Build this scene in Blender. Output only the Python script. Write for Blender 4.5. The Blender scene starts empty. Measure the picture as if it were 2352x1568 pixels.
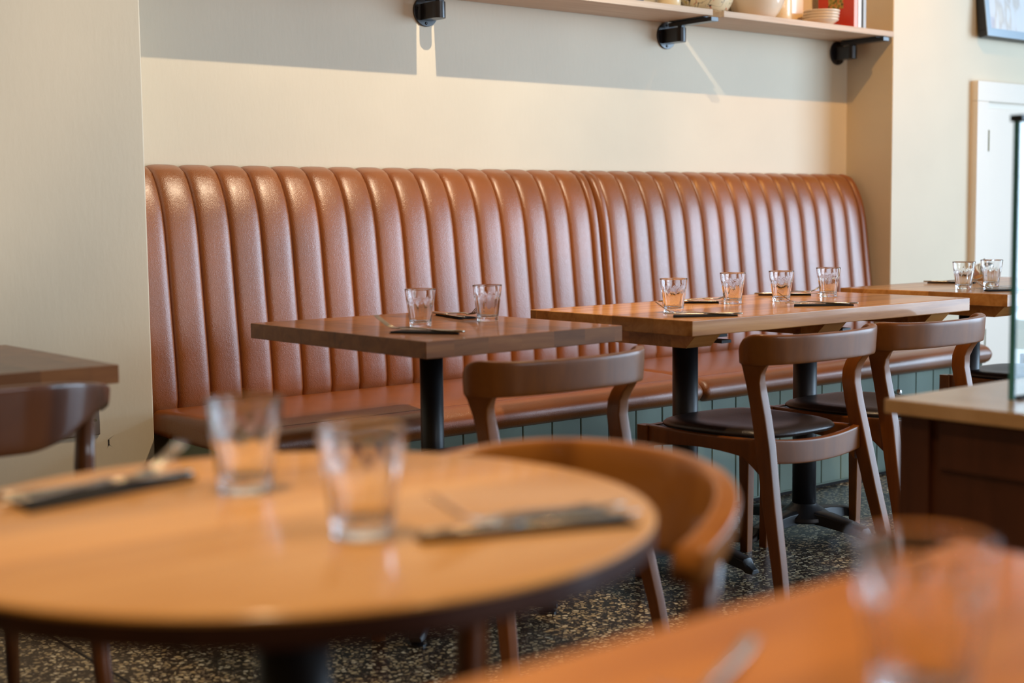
import bpy, bmesh, math, random
from mathutils import Vector, Matrix
random.seed(7)
PI = math.pi
C = bpy.context.scene.collection
SC = bpy.context.scene

# ------------------------------------------------------------------ camera, world, lights, exposure
def setup_camera():
    cam = bpy.data.cameras.new('camera')
    ob = bpy.data.objects.new('camera', cam); C.objects.link(ob)
    cam.sensor_width = 36.0; cam.sensor_fit = 'HORIZONTAL'
    cam.lens = 36.0 * 3230.9 / 2352.0
    pitch, yaw, roll = math.radians(5.18929), math.radians(39.59574), math.radians(-0.66894)
    cy, sy, cp, sp = math.cos(yaw), math.sin(yaw), math.cos(pitch), math.sin(pitch)
    fw = Vector((sy * cp, cy * cp, -sp)); r = Vector((cy, -sy, 0)); u = r.cross(fw)
    c, s = math.cos(roll), math.sin(roll)
    r2 = r * c + u * s; u2 = u * c - r * s
    m = Matrix((r2, u2, -fw)).transposed().to_4x4()
    m.translation = Vector((0, 0, 1.03))
    ob.matrix_world = m
    cam.dof.use_dof = True; cam.dof.focus_distance = 4.25; cam.dof.aperture_fstop = 2.45
    cam.clip_start = 0.05
    SC.camera = ob
setup_camera()

world = bpy.data.worlds.new('world'); SC.world = world; world.use_nodes = True
bg = world.node_tree.nodes['Background']
bg.inputs[0].default_value = (1.0, 0.55, 0.17, 1); bg.inputs[1].default_value = 0.21

def area(name, loc, target, sx, sy, power, color, spread=180):
    l = bpy.data.lights.new(name, 'AREA'); l.shape = 'RECTANGLE'; l.size = sx; l.size_y = sy
    l.energy = power; l.color = color; l.spread = math.radians(spread)
    o = bpy.data.objects.new(name, l); C.objects.link(o); o.location = loc
    d = Vector(target) - Vector(loc); o.rotation_euler = d.to_track_quat('-Z', 'Y').to_euler()
    return o
def spot(name, loc, target, power, color, size=70, blend=0.6, rad=0.02):
    l = bpy.data.lights.new(name, 'SPOT'); l.energy = power; l.color = color
    l.spot_size = math.radians(size); l.spot_blend = blend; l.shadow_soft_size = rad
    o = bpy.data.objects.new(name, l); C.objects.link(o); o.location = loc
    d = Vector(target) - Vector(loc); o.rotation_euler = d.to_track_quat('-Z', 'Y').to_euler()
    return o
DAY = (0.56, 0.77, 1.0)
WARM = (1.0, 0.62, 0.29)
# the shopfront windows on the right (daylight)
area('daylight_shopfront', (8.38, -0.75, 1.60), (0, -0.75, 1.60), 5.3, 2.6, 470, DAY)
area('daylight_street_window', (3.6, -4.6, 1.9), (3.2, 0, 1.6), 3.6, 1.4, 80, (0.85, 0.9, 1.0))
# ceiling spot lamps, and one added fill spot for the left pier
spot('ceiling_spot_bench', (2.94, 2.68, 2.93), (2.94, 4.0, 1.25), 125, (1.0, 0.79, 0.56), 110, 0.9, 0.012)
spot('ceiling_spot_corner', (4.82, 2.68, 2.93), (5.25, 4.0, 1.2), 78, (1.0, 0.50, 0.13), 76, 0.9, 0.012)
spot('fill_spot_left_pier', (1.5, -1.7, 2.93), (0.42, 3.7, 1.80), 270, (1.0, 0.78, 0.58), 30, 0.5, 0.04)  # added fill that brightens the left pier, not a lamp of the room
spot('ceiling_spot_round', (0.5, 1.2, 2.93), (0.6, 1.1, 0.7), 124, (1.0, 0.72, 0.42), 80, 0.8, 0.06)
spot('ceiling_spot_table', (2.9, 2.3, 2.93), (2.9, 2.7, 0.7), 85, WARM, 84, 0.8, 0.04)
spot('ceiling_spot_front', (1.3, 0.2, 2.93), (0.9, 0.5, 0.7), 60, WARM, 80, 0.8, 0.05)

SC.view_settings.view_transform = 'Standard'
SC.view_settings.look = 'None'
SC.view_settings.exposure = 0.15
SC.view_settings.gamma = 1.0
SC.view_settings.use_curve_mapping = False
cy_ = SC.cycles
cy_.use_denoising = True
cy_.max_bounces = 14; cy_.transmission_bounces = 12; cy_.glossy_bounces = 6; cy_.diffuse_bounces = 4
cy_.transparent_max_bounces = 12
cy_.sample_clamp_indirect = 6.0
cy_.blur_glossy = 0.5

# ------------------------------------------------------------------ materials
def new_mat(name):
    m = bpy.data.materials.new(name); m.use_nodes = True
    nt = m.node_tree; b = nt.nodes['Principled BSDF']
    return m, nt, b
def N(nt, t, **kw):
    n = nt.nodes.new(t)
    for k, v in kw.items(): setattr(n, k, v)
    return n
def coords(nt, scale=(1, 1, 1), rot=(0, 0, 0), kind='Object'):
    tc = N(nt, 'ShaderNodeTexCoord'); mp = N(nt, 'ShaderNodeMapping')
    mp.inputs['Scale'].default_value = scale; mp.inputs['Rotation'].default_value = rot
    nt.links.new(tc.outputs[kind], mp.inputs['Vector']); return mp.outputs['Vector']
def ramp(nt, fac, stops, interp='LINEAR'):
    r = N(nt, 'ShaderNodeValToRGB'); r.color_ramp.interpolation = interp
    while len(r.color_ramp.elements) < len(stops): r.color_ramp.elements.new(0.5)
    for e, (p, c) in zip(r.color_ramp.elements, stops):
        e.position = p; e.color = (*c, 1) if len(c) == 3 else c
    nt.links.new(fac, r.inputs[0]); return r.outputs[0]
def bump(nt, b, h, strength, dist=0.01):
    n = N(nt, 'ShaderNodeBump'); n.inputs['Strength'].default_value = strength
    n.inputs['Distance'].default_value = dist
    nt.links.new(h, n.inputs['Height']); nt.links.new(n.outputs[0], b.inputs['Normal'])
def plain(name, col, rough=0.5, metal=0.0, coat=0.0, spec=0.5, noise=0.0):
    m, nt, b = new_mat(name)
    b.inputs['Roughness'].default_value = rough; b.inputs['Metallic'].default_value = metal
    b.inputs['Coat Weight'].default_value = coat; b.inputs['Specular IOR Level'].default_value = spec
    nz = N(nt, 'ShaderNodeTexNoise'); nz.inputs['Scale'].default_value = 14; nz.inputs['Detail'].default_value = 5
    nt.links.new(coords(nt), nz.inputs['Vector'])
    k = 1 - noise; q = 1 + noise
    c = ramp(nt, nz.outputs[0], [(0.3, tuple(x * k for x in col)), (0.7, tuple(min(1, x * q) for x in col))])
    nt.links.new(c, b.inputs['Base Color'])
    return m
def paint(name, col, rough=0.55, var=0.04, bmp=0.12):
    m, nt, b = new_mat(name)
    v = coords(nt, kind='Object')
    n1 = N(nt, 'ShaderNodeTexNoise'); n1.inputs['Scale'].default_value = 2.2; n1.inputs['Detail'].default_value = 6
    nt.links.new(v, n1.inputs['Vector'])
    c = ramp(nt, n1.outputs[0], [(0.3, tuple(x * (1 - var) for x in col)), (0.7, tuple(min(1, x * (1 + var)) for x in col))])
    nt.links.new(c, b.inputs['Base Color'])
    n2 = N(nt, 'ShaderNodeTexNoise'); n2.inputs['Scale'].default_value = 60; n2.inputs['Detail'].default_value = 8
    nt.links.new(coords(nt, (1, 1, 0.35)), n2.inputs['Vector'])
    bump(nt, b, n2.outputs[0], bmp, 0.004)
    b.inputs['Roughness'].default_value = rough; b.inputs['Specular IOR Level'].default_value = 0.35
    return m
def wood(name, c1, c2, c3, scale=(2.2, 26, 26), rough=0.5, coat=0.25, coat_rough=0.2, planks=0.0, plank_axis='Y', bmp=0.05, knots=0.0, detail=7):
    m, nt, b = new_mat(name)
    v = coords(nt, scale)
    n1 = N(nt, 'ShaderNodeTexNoise'); n1.inputs['Scale'].default_value = 1.0; n1.inputs['Detail'].default_value = detail
    n1.inputs['Distortion'].default_value = 0.7; n1.inputs['Roughness'].default_value = 0.6
    vec = v
    col_shift = None
    if planks:
        tc = N(nt, 'ShaderNodeTexCoord'); sx = N(nt, 'ShaderNodeSeparateXYZ'); nt.links.new(tc.outputs['Object'], sx.inputs[0])
        dv = N(nt, 'ShaderNodeMath', operation='DIVIDE'); dv.inputs[1].default_value = planks
        of = N(nt, 'ShaderNodeMath', operation='ADD'); of.inputs[1].default_value = 0.021; nt.links.new(sx.outputs[plank_axis], of.inputs[0]); nt.links.new(of.outputs[0], dv.inputs[0])
        fl = N(nt, 'ShaderNodeMath', operation='FLOOR'); nt.links.new(dv.outputs[0], fl.inputs[0])
        wn = N(nt, 'ShaderNodeTexWhiteNoise', noise_dimensions='1D'); nt.links.new(fl.outputs[0], wn.inputs['W'])
        ad = N(nt, 'ShaderNodeVectorMath', operation='ADD'); nt.links.new(v, ad.inputs[0])
        sc = N(nt, 'ShaderNodeVectorMath', operation='SCALE'); sc.inputs['Scale'].default_value = 40
        nt.links.new(wn.outputs['Color'], sc.inputs[0]); nt.links.new(sc.outputs[0], ad.inputs[1])
        vec = ad.outputs[0]; col_shift = wn.outputs['Value']
    nt.links.new(vec, n1.inputs['Vector'])
    c = ramp(nt, n1.outputs[0], [(0.28, c1), (0.5, c2), (0.72, c3)])
    if col_shift is not None:
        mx = N(nt, 'ShaderNodeHueSaturation')
        mr = N(nt, 'ShaderNodeMapRange'); mr.inputs['To Min'].default_value = 0.78; mr.inputs['To Max'].default_value = 1.2
        nt.links.new(col_shift, mr.inputs['Value']); nt.links.new(mr.outputs[0], mx.inputs['Value'])
        nt.links.new(c, mx.inputs['Color']); c = mx.outputs[0]
    nt.links.new(c, b.inputs['Base Color'])
    b.inputs['Roughness'].default_value = rough
    b.inputs['Coat Weight'].default_value = coat; b.inputs['Coat Roughness'].default_value = coat_rough
    b.inputs['Specular IOR Level'].default_value = 0.25
    bump(nt, b, n1.outputs[0], bmp, 0.004)
    return m
def leather(name, col, rough=0.36, bscale=240, bstr=0.35, spec=0.6, coat=0.0):
    m, nt, b = new_mat(name)
    v = coords(nt)
    n0 = N(nt, 'ShaderNodeTexNoise'); n0.inputs['Scale'].default_value = 5; n0.inputs['Detail'].default_value = 5
    nt.links.new(v, n0.inputs['Vector'])
    c = ramp(nt, n0.outputs[0], [(0.3, tuple(x * 0.86 for x in col)), (0.7, tuple(min(1, x * 1.14) for x in col))])
    nt.links.new(c, b.inputs['Base Color'])
    vo = N(nt, 'ShaderNodeTexVoronoi', feature='DISTANCE_TO_EDGE'); vo.inputs['Scale'].default_value = bscale
    nz = N(nt, 'ShaderNodeTexNoise'); nz.inputs['Scale'].default_value = 70; nz.inputs['Detail'].default_value = 6; nz.inputs['Distortion'].default_value = 2.0
    nt.links.new(coords(nt, (1, 1, 0.6)), nz.inputs['Vector'])
    nt.links.new(v, vo.inputs['Vector'])
    ad = N(nt, 'ShaderNodeMath', operation='ADD'); nt.links.new(vo.outputs['Distance'], ad.inputs[0]); nt.links.new(nz.outputs[0], ad.inputs[1])
    bump(nt, b, ad.outputs[0], bstr, 0.0022)
    b.inputs['Roughness'].default_value = rough; b.inputs['Specular IOR Level'].default_value = spec
    b.inputs['Coat Weight'].default_value = coat; b.inputs['Coat Roughness'].default_value = 0.30
    return m
def terrazzo(name):
    m, nt, b = new_mat(name)
    tc = N(nt, 'ShaderNodeTexCoord')
    def chips(scale, thr, seed):
        mp = N(nt, 'ShaderNodeMapping'); mp.inputs['Location'].default_value = (seed, seed * 2, 0)
        nt.links.new(tc.outputs['Object'], mp.inputs['Vector'])
        nz = N(nt, 'ShaderNodeTexNoise'); nz.inputs['Scale'].default_value = scale * 0.9; nt.links.new(mp.outputs[0], nz.inputs['Vector'])
        sc = N(nt, 'ShaderNodeVectorMath', operation='SCALE'); sc.inputs['Scale'].default_value = 0.012; nt.links.new(nz.outputs['Color'], sc.inputs[0])
        ad = N(nt, 'ShaderNodeVectorMath', operation='ADD'); nt.links.new(mp.outputs[0], ad.inputs[0]); nt.links.new(sc.outputs[0], ad.inputs[1])
        vo = N(nt, 'ShaderNodeTexVoronoi', feature='DISTANCE_TO_EDGE'); vo.inputs['Scale'].default_value = scale
        nt.links.new(ad.outputs[0], vo.inputs['Vector'])
        vc = N(nt, 'ShaderNodeTexVoronoi'); vc.inputs['Scale'].default_value = scale; nt.links.new(ad.outputs[0], vc.inputs['Vector'])
        sp = N(nt, 'ShaderNodeSeparateColor'); nt.links.new(vc.outputs['Color'], sp.inputs[0])
        g1 = N(nt, 'ShaderNodeMath', operation='GREATER_THAN'); g1.inputs[1].default_value = 0.16; nt.links.new(vo.outputs['Distance'], g1.inputs[0])
        g2 = N(nt, 'ShaderNodeMath', operation='GREATER_THAN'); g2.inputs[1].default_value = thr; nt.links.new(sp.outputs[0], g2.inputs[0])
        mu = N(nt, 'ShaderNodeMath', operation='MULTIPLY'); nt.links.new(g1.outputs[0], mu.inputs[0]); nt.links.new(g2.outputs[0], mu.inputs[1])
        return mu.outputs[0], sp.outputs[1]
    f1, r1 = chips(72, 0.42, 0.0)
    f2, r2 = chips(120, 0.62, 3.7)
    base = (0.028, 0.019, 0.013)
    c1 = ramp(nt, r1, [(0.0, (0.40, 0.30, 0.16)), (0.6, (0.66, 0.54, 0.32)), (1.0, (0.82, 0.74, 0.54))])
    c2 = ramp(nt, r2, [(0.0, (0.20, 0.15, 0.10)), (1.0, (0.42, 0.34, 0.24))])
    mx = N(nt, 'ShaderNodeMix', data_type='RGBA'); mx.inputs['A'].default_value = (*base, 1)
    nt.links.new(f2, mx.inputs['Factor']); nt.links.new(c2, mx.inputs['B'])
    mx2 = N(nt, 'ShaderNodeMix', data_type='RGBA'); nt.links.new(mx.outputs['Result'], mx2.inputs['A'])
    nt.links.new(f1, mx2.inputs['Factor']); nt.links.new(c1, mx2.inputs['B'])
    nt.links.new(mx2.outputs['Result'], b.inputs['Base Color'])
    b.inputs['Roughness'].default_value = 0.28; b.inputs['Specular IOR Level'].default_value = 0.45
    return m
def glass(name, tint=(1, 1, 1), rough=0.0, ior=1.48):
    m, nt, b = new_mat(name)
    b.inputs['Base Color'].default_value = (*tint, 1)
    b.inputs['Transmission Weight'].default_value = 1.0; b.inputs['Roughness'].default_value = rough; b.inputs['IOR'].default_value = ior
    return m

M = {}
M['wall'] = paint('cream_wall_paint', (0.74, 0.66, 0.50))
M['ceiling'] = paint('ceiling_paint', (0.22, 0.20, 0.18))
M['door'] = paint('white_door_paint', (0.90, 0.84, 0.74), 0.35, 0.015, 0.03)
M['floor'] = terrazzo('terrazzo')
M['tan'] = leather('tan_leather', (0.275, 0.073, 0.004), 0.38, spec=0.9, bstr=0.30, coat=0.45)
M['black_leather'] = leather('black_leather', (0.022, 0.015, 0.014), 0.38, 200, 0.2)
M['green'] = paint('sage_green_paint', (0.21, 0.285, 0.23), 0.42, 0.02, 0.05)
M['chair'] = wood('chair_walnut', (0.13, 0.036, 0.003), (0.21, 0.060, 0.005), (0.29, 0.090, 0.009), (9, 9, 2.0), 0.5, 0.42, 0.22)
M['chair_dark'] = wood('dark_chair_walnut', (0.06, 0.018, 0.004), (0.095, 0.028, 0.006), (0.14, 0.044, 0.009), (9, 9, 2.0), 0.45, 0.6, 0.14)
M['chair_oak'] = wood('golden_chair_wood', (0.20, 0.065, 0.008), (0.31, 0.108, 0.014), (0.40, 0.15, 0.022), (9, 9, 2.0), 0.5, 0.55, 0.16)
M['top_walnut'] = wood('walnut_tabletop', (0.15, 0.05, 0.012), (0.24, 0.085, 0.020), (0.32, 0.125, 0.032), (3, 22, 22), 0.5, 0.32, 0.07, 0.10, 'X')
M['top_pine'] = wood('reclaimed_pine_tabletop', (0.34, 0.12, 0.022), (0.54, 0.225, 0.052), (0.66, 0.32, 0.09), (1.6, 20, 20), 0.5, 0.5, 0.10, 0.16, 'Y', 0.08)
M['top_round'] = wood('oak_round_tabletop', (0.60, 0.27, 0.055), (0.70, 0.34, 0.08), (0.78, 0.40, 0.11), (2, 12, 12), 0.5, 0.5, 0.16, 0.11, 'Y', 0.01)
M['edge_dark'] = wood('dark_table_edge', (0.035, 0.009, 0.004), (0.05, 0.014, 0.006), (0.07, 0.020, 0.008), (3, 20, 20), 0.5, 0.2)
M['top_fg'] = wood('orange_wood_tabletop', (0.40, 0.125, 0.009), (0.52, 0.18, 0.015), (0.64, 0.25, 0.03), (1.6, 9, 9), 0.55, 0.22, 0.12, 0.13, 'Y', 0.01)
M['shelf'] = wood('pale_plywood', (0.52, 0.38, 0.26), (0.62, 0.48, 0.35), (0.70, 0.57, 0.44), (2.0, 60, 60), 0.5, 0.0)
M['counter_top'] = wood('counter_oak', (0.46, 0.26, 0.12), (0.60, 0.37, 0.19), (0.70, 0.46, 0.27), (8, 3, 8), 0.32, 0.4, 0.2)
M['counter_body'] = wood('counter_dark_wood', (0.055, 0.017, 0.008), (0.075, 0.024, 0.011), (0.10, 0.033, 0.015), (14, 14, 2), 0.42, 0.2)
M['black'] = plain('black_powder_coat', (0.012, 0.012, 0.014), 0.42, 0.0, 0.0, 0.5)
M['black_gloss'] = plain('black_gloss_metal', (0.010, 0.010, 0.012), 0.28, 0.0, 0.2, 0.5)
M['napkin'] = plain('black_napkin', (0.018, 0.017, 0.017), 0.75, 0, 0, 0.3, 0.1)
M['steel'] = plain('polished_steel', (0.50, 0.45, 0.38), 0.22, 1.0)
M['chrome'] = plain('chrome', (0.85, 0.85, 0.85), 0.08, 1.0)
M['socket'] = plain('brushed_socket_plate', (0.42, 0.33, 0.26), 0.34, 1.0)
M['glass'] = glass('clear_glass')
M['screen'] = glass('screen_glass', (0.86, 0.97, 0.97), 0.0, 1.5)
M['dark'] = plain('dark_gap', (0.012, 0.009, 0.008), 0.8)
M['brass'] = plain('aged_brass', (0.14, 0.11, 0.04), 0.35, 0.6)

# ------------------------------------------------------------------ mesh helpers
def obj(name, bm, mat, parent=None, smooth=False, bevel=0, sub=0, angle=None):
    bmesh.ops.recalc_face_normals(bm, faces=bm.faces)
    if smooth == 'auto':
        for e in bm.edges:
            if len(e.link_faces) == 2 and e.calc_face_angle(0) > math.radians(angle or 32): e.smooth = False
    me = bpy.data.meshes.new(name); bm.to_mesh(me); bm.free()
    mats = mat if isinstance(mat, (list, tuple)) else [mat]
    for m_ in mats: me.materials.append(m_)
    o = bpy.data.objects.new(name, me); C.objects.link(o)
    if parent: o.parent = parent
    if smooth:
        for p in me.polygons: p.use_smooth = True
    if bevel:
        md = o.modifiers.new('bevel', 'BEVEL'); md.width = bevel; md.segments = 3; md.limit_method = 'ANGLE'; md.angle_limit = math.radians(40)
        for p in me.polygons: p.use_smooth = True
        md.harden_normals = True
    if sub:
        md = o.modifiers.new('sub', 'SUBSURF'); md.levels = sub; md.render_levels = sub
        for p in me.polygons: p.use_smooth = True
    return o
def box(bm, x0, x1, y0, y1, z0, z1, mat=0):
    vs = [bm.verts.new(p) for p in [(x0,y0,z0),(x1,y0,z0),(x1,y1,z0),(x0,y1,z0),(x0,y0,z1),(x1,y0,z1),(x1,y1,z1),(x0,y1,z1)]]
    for f in [(0,3,2,1),(4,5,6,7),(0,1,5,4),(1,2,6,5),(2,3,7,6),(3,0,4,7)]:
        fc = bm.faces.new([vs[i] for i in f]); fc.material_index = mat
    return vs
def boxbm(*a): bm = bmesh.new(); box(bm, *a); return bm
def loft(bm, rings, cap=True, closed_ring=True, mat=0):
    R = [[bm.verts.new(p) for p in r] for r in rings]; n = len(R[0])
    for a, b in zip(R, R[1:]):
        for i in range(n if closed_ring else n - 1):
            j = (i + 1) % n
            f = bm.faces.new((a[i], a[j], b[j], b[i])); f.material_index = mat
    if cap and closed_ring:
        bm.faces.new(R[0][::-1]).material_index = mat; bm.faces.new(R[-1]).material_index = mat
    return R
def rrect(w, h, n=20, p=4.0):
    out = []
    for i in range(n):
        a = 2 * PI * (i + 0.5) / n; c, s = math.cos(a), math.sin(a)
        out.append((w / 2 * math.copysign(abs(c) ** (2 / p), c), h / 2 * math.copysign(abs(s) ** (2 / p), s)))
    return out
def lathe(bm, prof, seg=32, cx=0, cy=0, z0=0, mat=0):
    rings = []
    for r, z in prof:
        rings.append([(cx + max(r, 1e-5) * math.cos(2*PI*i/seg), cy + max(r, 1e-5) * math.sin(2*PI*i/seg), z0 + z) for i in range(seg)])
    return loft(bm, rings, True, True, mat)
def lathebm(prof, seg=32, **k): bm = bmesh.new(); lathe(bm, prof, seg, **k); return bm
def empty(name, loc, rz=0):
    o = bpy.data.objects.new(name, None); C.objects.link(o); o.location = loc; o.rotation_euler = (0, 0, rz)
    o.empty_display_size = 0.1; return o
def tag(o, label, cat, group=None):
    o['label'] = label; o['category'] = cat
    if group: o['group'] = group
    return o
def struct(o): o['kind'] = 'structure'; return o
def copy_tree(root, loc, rz, label, group=None):
    r = root.copy(); C.objects.link(r); r.location = loc; r.rotation_euler = (0, 0, rz); r['label'] = label
    if group: r['group'] = group
    for ch in list(root.children):
        c = ch.copy(); C.objects.link(c); c.parent = r
        for g in list(ch.children):
            d = g.copy(); C.objects.link(d); d.parent = c
    return r

# ------------------------------------------------------------------ the room
YP, YW, XL, XR = 3.78, 4.03, 1.776, 5.334
H = 3.0
def room():
    bm = bmesh.new(); box(bm, -4.0, 8.5, -5.0, 4.4, -0.08, 0.0)
    struct(obj('floor', bm, M['floor']))
    # metal joint strip in the terrazzo
    bm = bmesh.new()
    for x in (1.283, 3.683, 6.083):
        box(bm, x - 0.0035, x + 0.0035, -4.9, 3.76, -0.002, 0.0008)
    struct(obj('trim_1', bm, M['dark']))
    struct(obj('ceiling', boxbm(-4.0, 8.5, -5.0, 4.4, H, H + 0.08), M['ceiling']))
    # back wall: left pier, alcove, right pier as one continuous wall run
    out = [(-4.0, YP), (XL, YP), (XL, YW), (XR, YW), (XR, YP), (8.5, YP), (8.5, 4.4), (-4.0, 4.4)]
    bm = bmesh.new()
    a = [bm.verts.new((x, y, 0)) for x, y in out]; b = [bm.verts.new((x, y, H)) for x, y in out]
    n = len(out)
    for i in range(n): bm.faces.new((a[i], a[(i+1)%n], b[(i+1)%n], b[i]))
    bm.faces.new(a[::-1]); bm.faces.new(b)
    w = struct(obj('wall_back', bm, M['wall'], bevel=0.006))
    # right wall with shopfront openings (outside the photograph)
    bm = bmesh.new()
    box(bm, 8.45, 8.6, -5.0, 3.78, 0, 0.25); box(bm, 8.45, 8.6, -5.0, 3.78, 2.95, H)
    box(bm, 8.45, 8.6, -5.0, -3.45, 0.25, 2.95); box(bm, 8.45, 8.6, 1.95, 3.78, 0.25, 2.95)
    struct(obj('wall_right', bm, M['wall']))
    bm = bmesh.new()
    for y in (-3.45, -1.68, 0.15, 1.90): box(bm, 8.30, 8.36, y, y + 0.06, 0.25, 2.95)
    box(bm, 8.30, 8.36, -3.45, 1.96, 0.25, 0.31); box(bm, 8.30, 8.36, -3.45, 1.96, 2.89, 2.95)
    struct(obj('window_1', bm, M['black']))
    # small filled crack / old wall plug beside the socket
    bm = bmesh.new(); box(bm, 1.634, 1.637, YP - 0.0015, YP + 0.001, 0.388, 0.405)
    for (x0, z0, x1, z1) in [(1.636,0.406,1.655,0.417),(1.634,0.388,1.628,0.378),(1.637,0.390,1.648,0.380)]:
        d = Vector((z1 - z0, 0, -(x1 - x0))).normalized() * 0.0004
        vs = [bm.verts.new(p) for p in [(x0-d.x, YP-0.0008, z0-d.z), (x0+d.x, YP-0.0008, z0+d.z), (x1, YP-0.0008, z1)]]
        bm.faces.new(vs)
    struct(obj('trim_2', bm, M['dark']))
room()

def door():
    d = empty('door_1', (0, 0, 0)); struct(d)
    x0, x1, zt = 5.955, 6.95, 1.628
    bm = bmesh.new(); f = 3.745
    # casing: stepped architrave
    for (a, b_, c, e) in [(x0, x0 + 0.095, 0.0, zt - 0.095), (x1, x1 + 0.095, 0.0, zt - 0.095)]: box(bm, a, b_, f, YP + 0.01, c, e)
    box(bm, x0, x1 + 0.095, f, YP + 0.01, zt - 0.095, zt)
    struct(obj('door_casing', bm, M['door'], d, bevel=0.004))
    struct(obj('door_leaf', boxbm(x0 + 0.115, x1 - 0.02, 3.762, YP + 0.01, 0.01, zt - 0.125), M['door'], d, bevel=0.003))
    bm = bmesh.new(); box(bm, x0 + 0.095, x0 + 0.115, 3.772, YP + 0.005, 0, zt - 0.095); box(bm, x0 + 0.095, x1, 3.772, YP + 0.005, zt - 0.125, zt - 0.095)
    struct(obj('door_stop', bm, M['door'], d))
    for z in (1.30, 0.35):
        bm = bmesh.new(); box(bm, x0 + 0.100, x0 + 0.108, 3.748, 3.775, z, z + 0.10); box(bm, x0 + 0.112, x0 + 0.126, 3.758, 3.775, z, z + 0.10)
        struct(obj('door_hinge', bm, M['brass'], d))
door()

# ------------------------------------------------------------------ the banquette
def channels_backrest(x0, x1, seams, name):
    """channelled backrest from x0 to x1; seams = x positions of the stitched valleys."""
    edges = [x0] + seams + [x1]
    prof = [(3.90, 0.425), (3.862, 0.43), (3.842, 0.455), (3.836, 0.49), (3.838, 0.54), (3.845, 0.62), (3.854, 0.70), (3.863, 0.78), (3.872, 0.86), (3.881, 0.94),
            (3.888, 0.99), (3.897, 1.035), (3.909, 1.075), (3.925, 1.110), (3.944, 1.144), (3.966, 1.171), (3.990, 1.188), (4.011, 1.194), (4.024, 1.192)]
    bm = bmesh.new(); cols = []
    us = [0, 0.01, 0.03, 0.065, 0.11, 0.18, 0.28, 0.40, 0.5, 0.60, 0.72, 0.82, 0.89, 0.935, 0.97, 0.99]
    xs = []
    for a, b in zip(edges, edges[1:]):
        for u in us: xs.append((a + (b - a) * u, u))
    xs.append((edges[-1], 1.0))
    for x, u in xs:
        t = abs(2 * u - 1)
        h = 0.0170 * (max(0.0, 1 - t ** 3.5)) ** 0.5
        col = []
        for i, (y, z) in enumerate(prof):
            p0 = prof[max(0, i - 1)]; p1 = prof[min(len(prof) - 1, i + 1)]
            dy, dz = p1[0] - p0[0], p1[1] - p0[1]; L = math.hypot(dy, dz)
            ny, nz = -dz / L, dy / L
            k = 1.0 if i < len(prof) - 3 else 0.6
            e = 0.3 if i < 2 else (0.75 if i == 2 else 1)
            # end of the unit rolls back
            roll = min(x - x0, x1 - x); r = 0.0
            if roll < 0.02: r = 0.020 * (1 - math.sqrt(max(0, 1 - (1 - roll / 0.02) ** 2)))
            col.append(bm.verts.new((x, y + ny * (h * k * e - 0.012) + (r if ny < -0.3 else 0), z + nz * (h * k * e - 0.012) - (r if ny > -0.3 else 0))))
        cols.append(col)
    for a, b in zip(cols, cols[1:]):
        for i in range(len(prof) - 1): bm.faces.new((a[i], b[i], b[i+1], a[i+1]))
    for cidx in (0, -1):      # close the ends back to the wall
        col = cols[cidx]; back = [bm.verts.new((v.co.x, 4.026, v.co.z)) for v in col]
        for i in range(len(prof) - 1): bm.faces.new((col[i], col[i+1], back[i+1], back[i]))
    return bm
def piping(path, r=0.0022):
    bm = bmesh.new(); rings = []
    for i, p in enumerate(path):
        p = Vector(p); d = (Vector(path[min(i+1, len(path)-1)]) - Vector(path[max(i-1, 0)])).normalized()
        a = d.orthogonal().normalized(); b = d.cross(a)
        rings.append([tuple(p + a * r * math.cos(2*PI*k/6) + b * r * math.sin(2*PI*k/6)) for k in range(6)])
    loft(bm, rings); return bm
def cushion(x0, x1, y0, y1, z0, z1, rl=0.02, rr_=0.02, nx=60):
    bm = bmesh.new()
    prof = [(y1, z0 + 0.004), (y0 + 0.05, z0), (y0 + 0.028, z0 + 0.003), (y0 + 0.011, z0 + 0.013), (y0 + 0.002, z0 + 0.028), (y0, z0 + 0.042), (y0 + 0.005, z1 - 0.028), (y0 + 0.018, z1 - 0.014), (y0 + 0.038, z1 - 0.005), (y0 + 0.060, z1 - 0.001), (y0 + 0.078, z1 - 0.002),
            (y0 + 0.082, z1 - 0.0035), (y0 + 0.087, z1 - 0.0015), (y0 + 0.16, z1 + 0.006), (y0 + 0.3, z1 + 0.008), (y0 + 0.48, z1 + 0.004), (y1, z1 - 0.004)]
    cols = []
    zm = (z0 + z1) / 2
    ks = [0, 0.08, 0.3, 0.6, 1.0]
    xs = [x0 + rl * k for k in ks] + [x0 + rl + (x1 - x0 - rl - rr_) * i / nx for i in range(1, nx)] + [x1 - rr_ * k for k in ks[::-1]]
    for x in xs:
        dl = min(1, (x - x0) / rl); dr = min(1, (x1 - x) / rr_); q = min(dl, dr); s = math.sqrt(max(0, 1 - (1 - q) ** 2)); s = 0.35 + 0.65 * s
        cols.append([bm.verts.new((x, y0 + 0.03 + (y - y0 - 0.03) * (1 if y > y0 + 0.1 else 1) + (0.02 * (1 - s) if y < y0 + 0.1 else 0), zm + (z - zm) * s)) for y, z in prof])
    for a, b in zip(cols, cols[1:]):
        for i in range(len(prof) - 1): bm.faces.new((a[i], b[i], b[i+1], a[i+1]))
    bm.faces.new(cols[0]); bm.faces.new(cols[-1][::-1])
    return bm
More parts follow.
